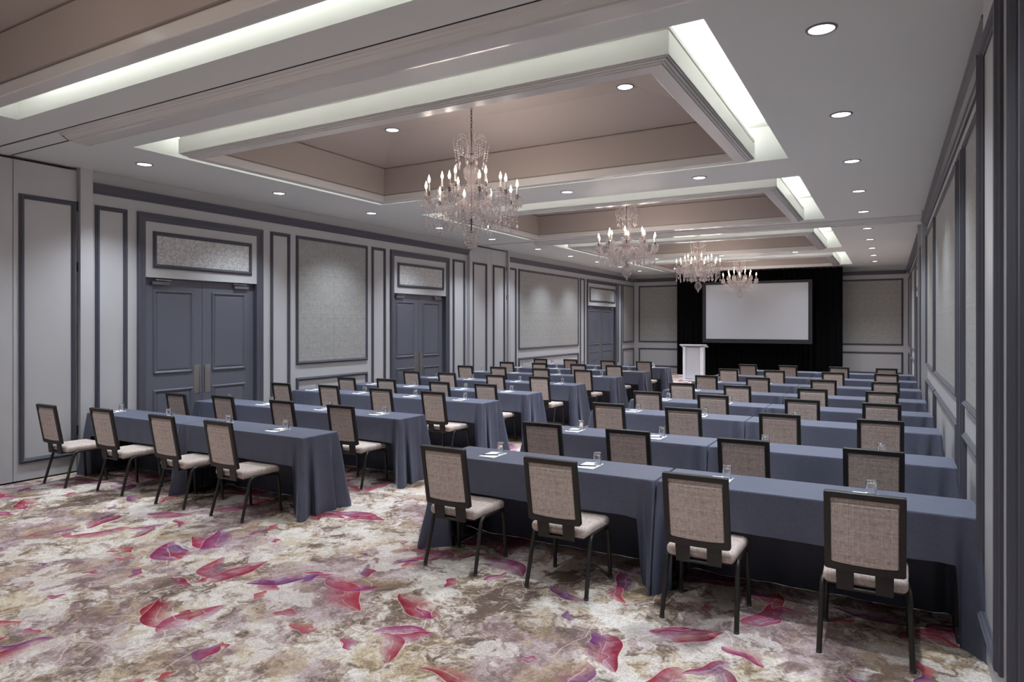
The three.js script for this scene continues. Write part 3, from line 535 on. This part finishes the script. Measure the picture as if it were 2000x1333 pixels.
const SEATS = { // centre of each chair's top rail, row by row
  left: [[-8.33, -7.35, -6.29, -5.42], [-8.22, -7.33, -6.26, -5.33], [-8.25, -7.25, -6.25, -5.33], [-8.15, -7.28, -6.19, -5.33], [-8.13, -7.22, -6.15, -5.27], [-8.2, -7.27, -6.25, -5.31], [-8.16, -7.18, -6.18, -5.32], [-8.12, -7.21, -6.18, -5.25]],
  right: [[-2.85, -1.975, -1.015, -0.12], [-2.77, -1.95, -1.0, -0.1], [-2.79, -1.94, -0.97, -0.08], [-2.83, -1.97, -0.92, -0.08], [-2.79, -1.96, -0.94, -0.09], [-2.82, -1.95, -0.94, -0.06], [-2.85, -1.97, -0.93, -0.05], [-2.79, -1.94, -0.93, -0.05]],
};
const TOPZ = { left: [-4.02, -5.5, -7.24, -8.57, -10.23, -12.2, -13.95, -15.78], right: [-3.99, -5.42, -7.15, -8.67, -10.2, -11.93, -13.94, -15.7] };
const WHICH = { left: ['beside the left wall', 'second from left wall', 'second from the aisle', 'on the aisle'], right: ['on the aisle', 'second from the aisle', 'second from right wall', 'beside the right wall'] };
// a tumbler set upside down, a notepad and a pen at each seat
const tumbler = lathe([[0.0001, 0.092], [0.026, 0.092], [0.0285, 0.0895], [0.0295, 0.08], [0.0325, 0.045], [0.0345, 0.0], [0.0325, 0.0], [0.0305, 0.045], [0.0275, 0.068], [0.024, 0.074], [0.0001, 0.076]], 24);
const padGeo = new RoundedBoxGeometry(0.145, 0.008, 0.215, 1, 0.001).translate(0, 0.004, 0), penGeo = merge([new THREE.CylinderGeometry(0.0045, 0.0045, 0.125, 10), new THREE.ConeGeometry(0.0045, 0.014, 10).rotateX(Math.PI).translate(0, -0.0695, 0), new THREE.BoxGeometry(0.002, 0.035, 0.003).translate(0, 0.045, 0.0055)].map((g) => g.rotateZ(Math.PI / 2)));
const CLOTHY = TY + 0.004;
for (const side of ['left', 'right']) SEATS[side].forEach((xs, r) => xs.forEach((x, c) => {
  const where = `${WHICH[side][c]}, ${ROWW[r]} row, ${side} block`, block = `${side} block of seats`;
  const ch = chairProto.clone(); ch.name = numbered('banquet_chair'); ch.position.set(x + (side === 'left' && c === 0 ? 0.09 : 0), 0, Math.max(TOPZ[side][r] - 0.315, side === 'left' && c === 0 ? ROWS.left[r] + TW / 2 + (r ? 0.255 : 0.285) : -99)); ch.rotation.y = range(-0.02, 0.02); scene.add(ch); tag(ch, `taupe woven banquet chair ${where}`, 'chair', `banquet chairs in the ${block}`);
  const zt = ROWS[side][r], px = x + range(-0.02, 0.03), turn = range(-0.06, 0.06);
  const pad = part(numbered('notepad'), padGeo, M.paper, scene); pad.position.set(px, CLOTHY + 0.0005, zt + 0.03); pad.rotation.y = turn; tag(pad, `white notepad at the seat ${where}`, 'notepad', `notepads in the ${block}`);
  const pen = part(numbered('pen'), penGeo, M.ink, scene); pen.position.set(px - 0.005, CLOTHY + 0.0085 + 0.0045, zt + 0.07); pen.rotation.y = 0.32 + range(-0.1, 0.1); tag(pen, `dark pen on notepad ${where}`, 'pen', `pens in the ${block}`);
  const gl = part(numbered('water_glass'), tumbler, M.glass, scene); gl.position.set(px + 0.034 + range(-0.004, 0.004), CLOTHY + 0.0088, zt - 0.04); tag(gl, `upturned water glass at seat ${where}`, 'glass', `water glasses in the ${block}`);
}));

// ───────────────────────── drape, screen, lectern ─────────────────────────
{
  const n = 420, x0 = -6.83, x1 = -1.34, tris = [], P = [], I = [], f1 = fbm(16, 2, 511);
  for (let i = 0; i <= n; i++) { const t = i / n, x = lerp(x0, x1, t), z = -24.4 + 0.035 * Math.sin(t * 190 + 2 * Math.sin(t * 17)) + 0.03 * (f1(t, 0.2) - 0.5); P.push(x, 3.745, z * 1, x, 0.005, z + 0.012 * Math.sin(t * 95)); }
  for (let i = 0; i < n; i++) { const a = i * 2; I.push(a, a + 1, a + 2, a + 2, a + 1, a + 3); }
  const g = new THREE.BufferGeometry(); g.setAttribute('position', new THREE.Float32BufferAttribute(P, 3)); g.setAttribute('uv', new THREE.Float32BufferAttribute(new Float32Array(P.length / 3 * 2), 2)); g.setIndex(I); g.computeVertexNormals();
  const d = thing('black_drape', 'floor-to-ceiling pleated black drape behind the projection screen', 'drape'); part('drape_cloth', g, M.black, d);
  part('drape_rail', new THREE.CylinderGeometry(0.02, 0.02, x1 - x0, 10).rotateZ(Math.PI / 2).translate((x0 + x1) / 2, 3.745, -24.4), M.blackTrim, d);
  for (const x of [x0 + 0.03, (x0 + x1) / 2, x1 - 0.03]) part('upright', new THREE.CylinderGeometry(0.02, 0.02, 3.74, 10).translate(x, 1.87, -24.48), M.blackTrim, d);
}
{
  const s = thing('projection_screen', 'large white projection screen with wide black border before the drape', 'screen', [0, 0, -23.95]);
  const x0 = -5.79, x1 = -2.215, y0 = 1.195, y1 = 3.33, b = 0.12;
  part('screen_surface', bx(x0 + b, x1 - b, y0 + 0.14, y1 - 0.09, -0.01, 0.0), M.screen, s);
  part('border', [bx(x0, x1, y0, y0 + 0.14, -0.03, 0.012), bx(x0, x1, y1 - 0.09, y1, -0.03, 0.012), bx(x0, x0 + b, y0 + 0.14, y1 - 0.09, -0.03, 0.012), bx(x1 - b, x1, y0 + 0.14, y1 - 0.09, -0.03, 0.012)], M.screenBorder, s);
  for (const x of [x0 + 0.05, x1 - 0.05]) part('leg', [bx(x - 0.02, x + 0.02, 0, y1, -0.07, -0.03), bx(x - 0.02, x + 0.02, 0, 0.04, -0.35, 0.25)], M.black, s);
}
{
  const l = thing('lectern', 'frosted acrylic lectern with winged top standing before the drape', 'lectern', [-5.6, 0, -22.0]); l.rotation.y = 0.12;
  const post = (x0, x1) => rbx(x0, x1, 0.04, 1.1, -0.22, 0.22, 0.006);
  part('side_panel', post(-0.33, -0.25), M.acrylicEdge, l); part('side_panel', post(0.22, 0.33), M.acrylicEdge, l);
  part('front_panel', bx(-0.25, 0.22, 0.06, 1.08, 0.1, 0.112), M.acrylic, l);
  part('shelf', bx(-0.25, 0.22, 0.8, 0.815, -0.2, 0.1), M.acrylicEdge, l);
  part('reading_top', rbx(-0.43, 0.43, -0.012, 0.012, -0.26, 0.26, 0.005).rotateX(-0.16).translate(0, 1.135, 0), M.acrylicEdge, l);
  part('base_plate', rbx(-0.36, 0.36, 0, 0.04, -0.25, 0.25, 0.006), M.acrylicEdge, l);
}
shade(scene);
renderer.render(scene, camera);
